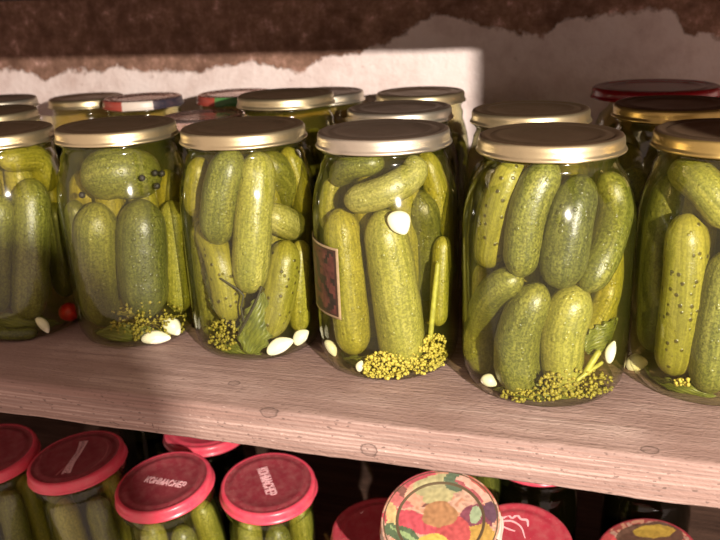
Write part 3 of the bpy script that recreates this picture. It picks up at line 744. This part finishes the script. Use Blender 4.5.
def text_part(j, txt, p0, p1, hpx, mat, name='lettering', bold=1.):
    Mi = j['M'].inverted(); Pp = j['M'] @ Vector((0, 0, j['H'])); n = (j['M'].to_3x3() @ Vector((0, 0, 1))).normalized()
    A = on_plane(p0[0], p0[1], Pp, n); B = on_plane(p1[0], p1[1], Pp, n)
    cu = bpy.data.curves.new('t', 'FONT'); cu.body = txt; cu.align_x = 'CENTER'; cu.align_y = 'CENTER'; cu.extrude = .02; cu.offset = .012
    to = bpy.data.objects.new('t', cu); C.objects.link(to)
    bpy.context.view_layer.update()
    me = bpy.data.meshes.new_from_object(to.evaluated_get(bpy.context.evaluated_depsgraph_get())); bpy.data.objects.remove(to)
    xs = [v.co.x for v in me.vertices]; ys = [v.co.y for v in me.vertices]
    W = max(xs)-min(xs); Hh = max(ys)-min(ys); cxm = (max(xs)+min(xs))/2; cym = (max(ys)+min(ys))/2
    X = (B-A); ln = X.length; X.normalize(); Y = n.cross(X); M0 = (A+B)/2
    hh = hpx*depth(M0)/F_PX
    for v in me.vertices:
        q = M0+X*((v.co.x-cxm)/W*ln)+Y*((v.co.y-cym)/Hh*hh)+n*(-.0011+ (.0002 if v.co.z > 0 else -.0002))
        v.co = Mi @ q
    o = link(name, me, mat, j['lid']); o.location = (0, 0, -j['H'])
    return o
text_part(l3, 'КОНМАСНЕР', (146, 478), (185, 484), 9, INK)
text_part(l4, 'КОНМАСНЕР', (262, 467), (272, 494), 11, INK)
text_part(l5, 'ш', (357, 509), (363, 511), 5, INK)

def lid_strokes(j, strokes, mat, name):
    """printed lines: each stroke = list of pixels + half width in pixels, laid flat on the lid"""
    Mi = j['M'].inverted(); n = (j['M'].to_3x3() @ Vector((0, 0, 1))).normalized(); Pp = j['M'] @ Vector((0, 0, j['H']-.0009))
    bm = bmesh.new()
    for pts, ws in strokes:
        P = [Mi @ on_plane(x, y, Pp, n) for x, y in pts]; m = 24; rows = []
        for k in range(m+1):
            t = k/m; p = catmull(P, t); tg = (catmull(P, min(1, t+.02))-catmull(P, max(0, t-.02))).normalized()
            s = Vector((0, 0, 1)).cross(tg); x = t*(len(ws)-1); i = min(int(x), len(ws)-2); wd = (ws[i]+(ws[i+1]-ws[i])*(x-i))*depth(j['M'] @ p)/F_PX
            rows.append((bm.verts.new(p+s*wd), bm.verts.new(p-s*wd)))
        for a_, b_ in zip(rows, rows[1:]): bm.faces.new((a_[0], a_[1], b_[1], b_[0]))
    r = bmesh.ops.extrude_face_region(bm, geom=bm.faces[:])
    for v in r['geom']:
        if isinstance(v, bmesh.types.BMVert): v.co.z -= .0003
    o = link(name, bm_mesh(bm, name, False), mat, j['lid']); o.location = (0, 0, -j['H']); return o
# ribbon banner on l2: bow-tie band, lighter wording along it, thin oval outline
lid_strokes(l2, [([(84, 440), (79, 451), (68, 464), (56, 475)], [1, .6, .6, 1])], INK2, 'ribbon_banner')
lid_strokes(l2, [([(84, 441), (79.5, 451), (72, 462), (66, 473)], [4.4, 3.0, 3.2, 4.6])], INK, 'ribbon_panel')
lid_strokes(l2, [([(101, 437), (108, 444), (104, 457), (88, 470), (76, 475)], [.6, .8, .7, .4]), ([(41, 468), (41, 456), (52, 445), (66, 438)], [.4, .6, .5, .3])], INK2, 'oval_outline')
text_part(l2, 'КОНМАСНЕР', (64, 474), (84, 441), 5, REDTOP)
lid_strokes(l7, [([(503, 518), (508, 515), (512, 518), (517, 515), (521, 519), (527, 520), (528, 526)], [1., 1.3, .8, 1.3, 1., 1.3, .8]),
                 ([(502, 521), (512, 521), (521, 527), (525, 538)], [.7, .9, .8, .5]), ([(502, 526), (509, 529), (515, 531)], [.8, .8, .5])], INK, 'curly_writing')

# pictures printed on lids: a flat disc coloured by shapes in its own plane
def picture(j, Rd, shapes, base, name):
    """shapes: (u,v,ru,rv,angle,color) in lid units (u right, v up as seen by the reader)"""
    Mi3 = j['M'].to_3x3().inverted(); U = Mi3 @ RT; U.z = 0; U.normalize(); V = Vector((0, 0, 1)).cross(U)
    me = bpy.data.meshes.new(name); bm = bmesh.new(); col = bm.loops.layers.float_color.new('print')
    nr, ns = 46, 150; rings = []
    for i in range(nr+1):
        r = Rd*i/nr
        def zz(r): return .00035 if r < Rd*.70 else .00035+.0009*min(1, (r-Rd*.70)/(Rd*.10))
        rings.append([bm.verts.new((r*math.cos(2*PI*k/ns), r*math.sin(2*PI*k/ns), zz(r)-.0013)) for k in range(ns)] if i else [bm.verts.new((0, 0, -.00095))])
    def colour(p):
        u = p.dot(U)/Rd; v = p.dot(V)/Rd
        u += .05*noise.noise(Vector((u*5, v*5, 1))); v += .05*noise.noise(Vector((u*5, v*5, 7)))
        c = base
        t = noise.noise(Vector((u*7, v*7, 3)))
        if t > .15: c = srgb(206, 150, 120)
        elif t < -.2: c = srgb(190, 150, 130)
        for (cu_, cv_, ru, rv, an, cc) in shapes:
            a = math.radians(an); du, dv = u-cu_, v-cv_
            x = du*math.cos(a)+dv*math.sin(a); y = -du*math.sin(a)+dv*math.cos(a)
            if (x/ru)**2+(y/rv)**2 < 1: c = srgb(*cc)
        k = 1+.35*noise.noise(Vector((u*14, v*14, 5))); g_ = srgb(172, 128, 112); c = [a_*.72+b_*.20 for a_, b_ in zip(c, g_)]
        return (min(1, c[0]*k), min(1, c[1]*k), min(1, c[2]*k), 1)
    for i in range(nr):
        A, B = rings[i], rings[i+1]
        for k in range(ns):
            k2 = (k+1) % ns
            f = bm.faces.new((A[0], B[k], B[k2]) if len(A) == 1 else (A[k], B[k], B[k2], A[k2]))
            cc = colour(f.calc_center_median())
            for lp in f.loops: lp[col] = cc
    bm.to_mesh(me); bm.free()
    for p in me.polygons: p.use_smooth = True
    m, nt, out = new_mat(name+'_ink'); at = N(nt, 'ShaderNodeVertexColor', layer_name='print')
    tc = N(nt, 'ShaderNodeTexCoord').outputs['Object']
    principled(nt, out, at.outputs[0], .3, 0, .5, bump(nt, tnoise(nt, tc, 300), .1, .0004))
    o = link(name, me, m, j['lid']); s = o.modifiers.new('thickness', 'SOLIDIFY'); s.thickness = .0003; s.offset = -1
    return o
picture(l6, .0400, [(-.35, .85, .35, .2, 20, (186, 66, 86)), (-.6, .5, .28, .22, 0, (206, 110, 110)), (-.45, .5, .55, .07, -35, (120, 78, 70)), (-.3, .55, .26, .24, 0, (226, 170, 140)),
                    (.05, .7, .5, .2, 5, (180, 180, 130)), (.35, .75, .25, .2, 0, (60, 110, 84)), (0, .45, .25, .18, 0, (186, 184, 130)),
                    (.62, .55, .36, .12, -50, (226, 180, 160)), (.72, .6, .34, .04, -50, (190, 90, 80)), (.56, .5, .34, .04, -50, (170, 80, 90)),
                    (.62, -.02, .3, .26, 0, (120, 52, 80)), (.86, .05, .12, .2, 0, (70, 50, 80)), (.6, .05, .11, .16, -20, (150, 180, 140)), (.62, -.35, .26, .2, 0, (196, 160, 70)),
                    (-.5, .02, .55, .2, -18, (204, 70, 90)), (.2, -.25, .3, .3, 0, (190, 70, 76)), (0, .1, .3, .25, 0, (176, 130, 84)), (-.82, .1, .1, .3, 0, (214, 190, 130)),
                    (-.62, -.25, .40, .15, -35, (44, 104, 70)), (-.6, -.22, .3, .03, -35, (140, 180, 120)), (-.15, -.4, .25, .16, 0, (210, 190, 80)), (0, -.7, .5, .2, 0, (90, 120, 60)), (-.5, -.6, .3, .2, 0, (200, 80, 60))],
        srgb(214, 176, 150), 'printed_vegetables')
picture(l9, .0385, [(.15, .35, .75, .5, 0, (60, 44, 28)), (.35, .55, .45, .18, -15, (176, 150, 40)), (.0, .1, .5, .3, 0, (70, 64, 30)), (-.75, .2, .35, .6, 0, (196, 60, 70)), (.4, -.2, .4, .3, 0, (150, 60, 40))],
        srgb(150, 54, 56), 'printed_picture')

# ------------------------------------------------------------------ light
world = bpy.data.worlds.new('world'); bpy.context.scene.world = world; world.use_nodes = True
bg = world.node_tree.nodes['Background']; bg.inputs[0].default_value = (1., .72, .60, 1); bg.inputs[1].default_value = .76
LP = Vector((.45, -.35, .350))
ld = bpy.data.lights.new('hand_lamp', 'POINT'); ld.energy = 112.; ld.shadow_soft_size = .007; ld.color = (1., .90, .80)
lo = bpy.data.objects.new('hand_lamp', ld); C.objects.link(lo); lo.location = LP

# added unseen paddle, no real bracket: it cuts the light off the lower left corner
_az, _el = math.radians(51.3), math.radians(19.8)
od = Vector((-math.sin(_az)*math.cos(_el), math.cos(_az)*math.cos(_el), -math.sin(_el))); OC = LP+od*.38
hx = Vector((0, 0, 1)).cross(od).normalized(); hy = od.cross(hx)
def sq(r, z, a):
    q = (abs(math.cos(a))**4.+abs(math.sin(a))**4.)**(-1/4.); return r*q, z
bm = lathe([(0, -.002), (.0485, -.002), (.0500, -.001), (.0500, .001), (.0485, .002), (0, .002)], 56, None, sq)
for v in bm.verts: v.co.y *= .93
Mo = Matrix(((hx.x, hy.x, od.x, OC.x), (hx.y, hy.y, od.y, OC.y), (hx.z, hy.z, od.z, OC.z), (0, 0, 0, 1)))
for v in bm.verts: v.co = Mo @ v.co
tube_mesh('', [OC+Vector((.0, -.012, .015)), OC+Vector((.03, -.05, .05)), LP+Vector((.05, -.06, .03))], .003, 12, 8, bm=bm)
struct('shade_paddle', bm, WOOD2, True)

sc = bpy.context.scene
sc.view_settings.view_transform = 'Standard'; sc.view_settings.look = 'None'; sc.view_settings.gamma = 1; sc.view_settings.exposure = 0
sc.view_settings.use_curve_mapping = False
sc.cycles.transparent_max_bounces = 24; sc.cycles.max_bounces = 8; sc.cycles.volume_bounces = 0
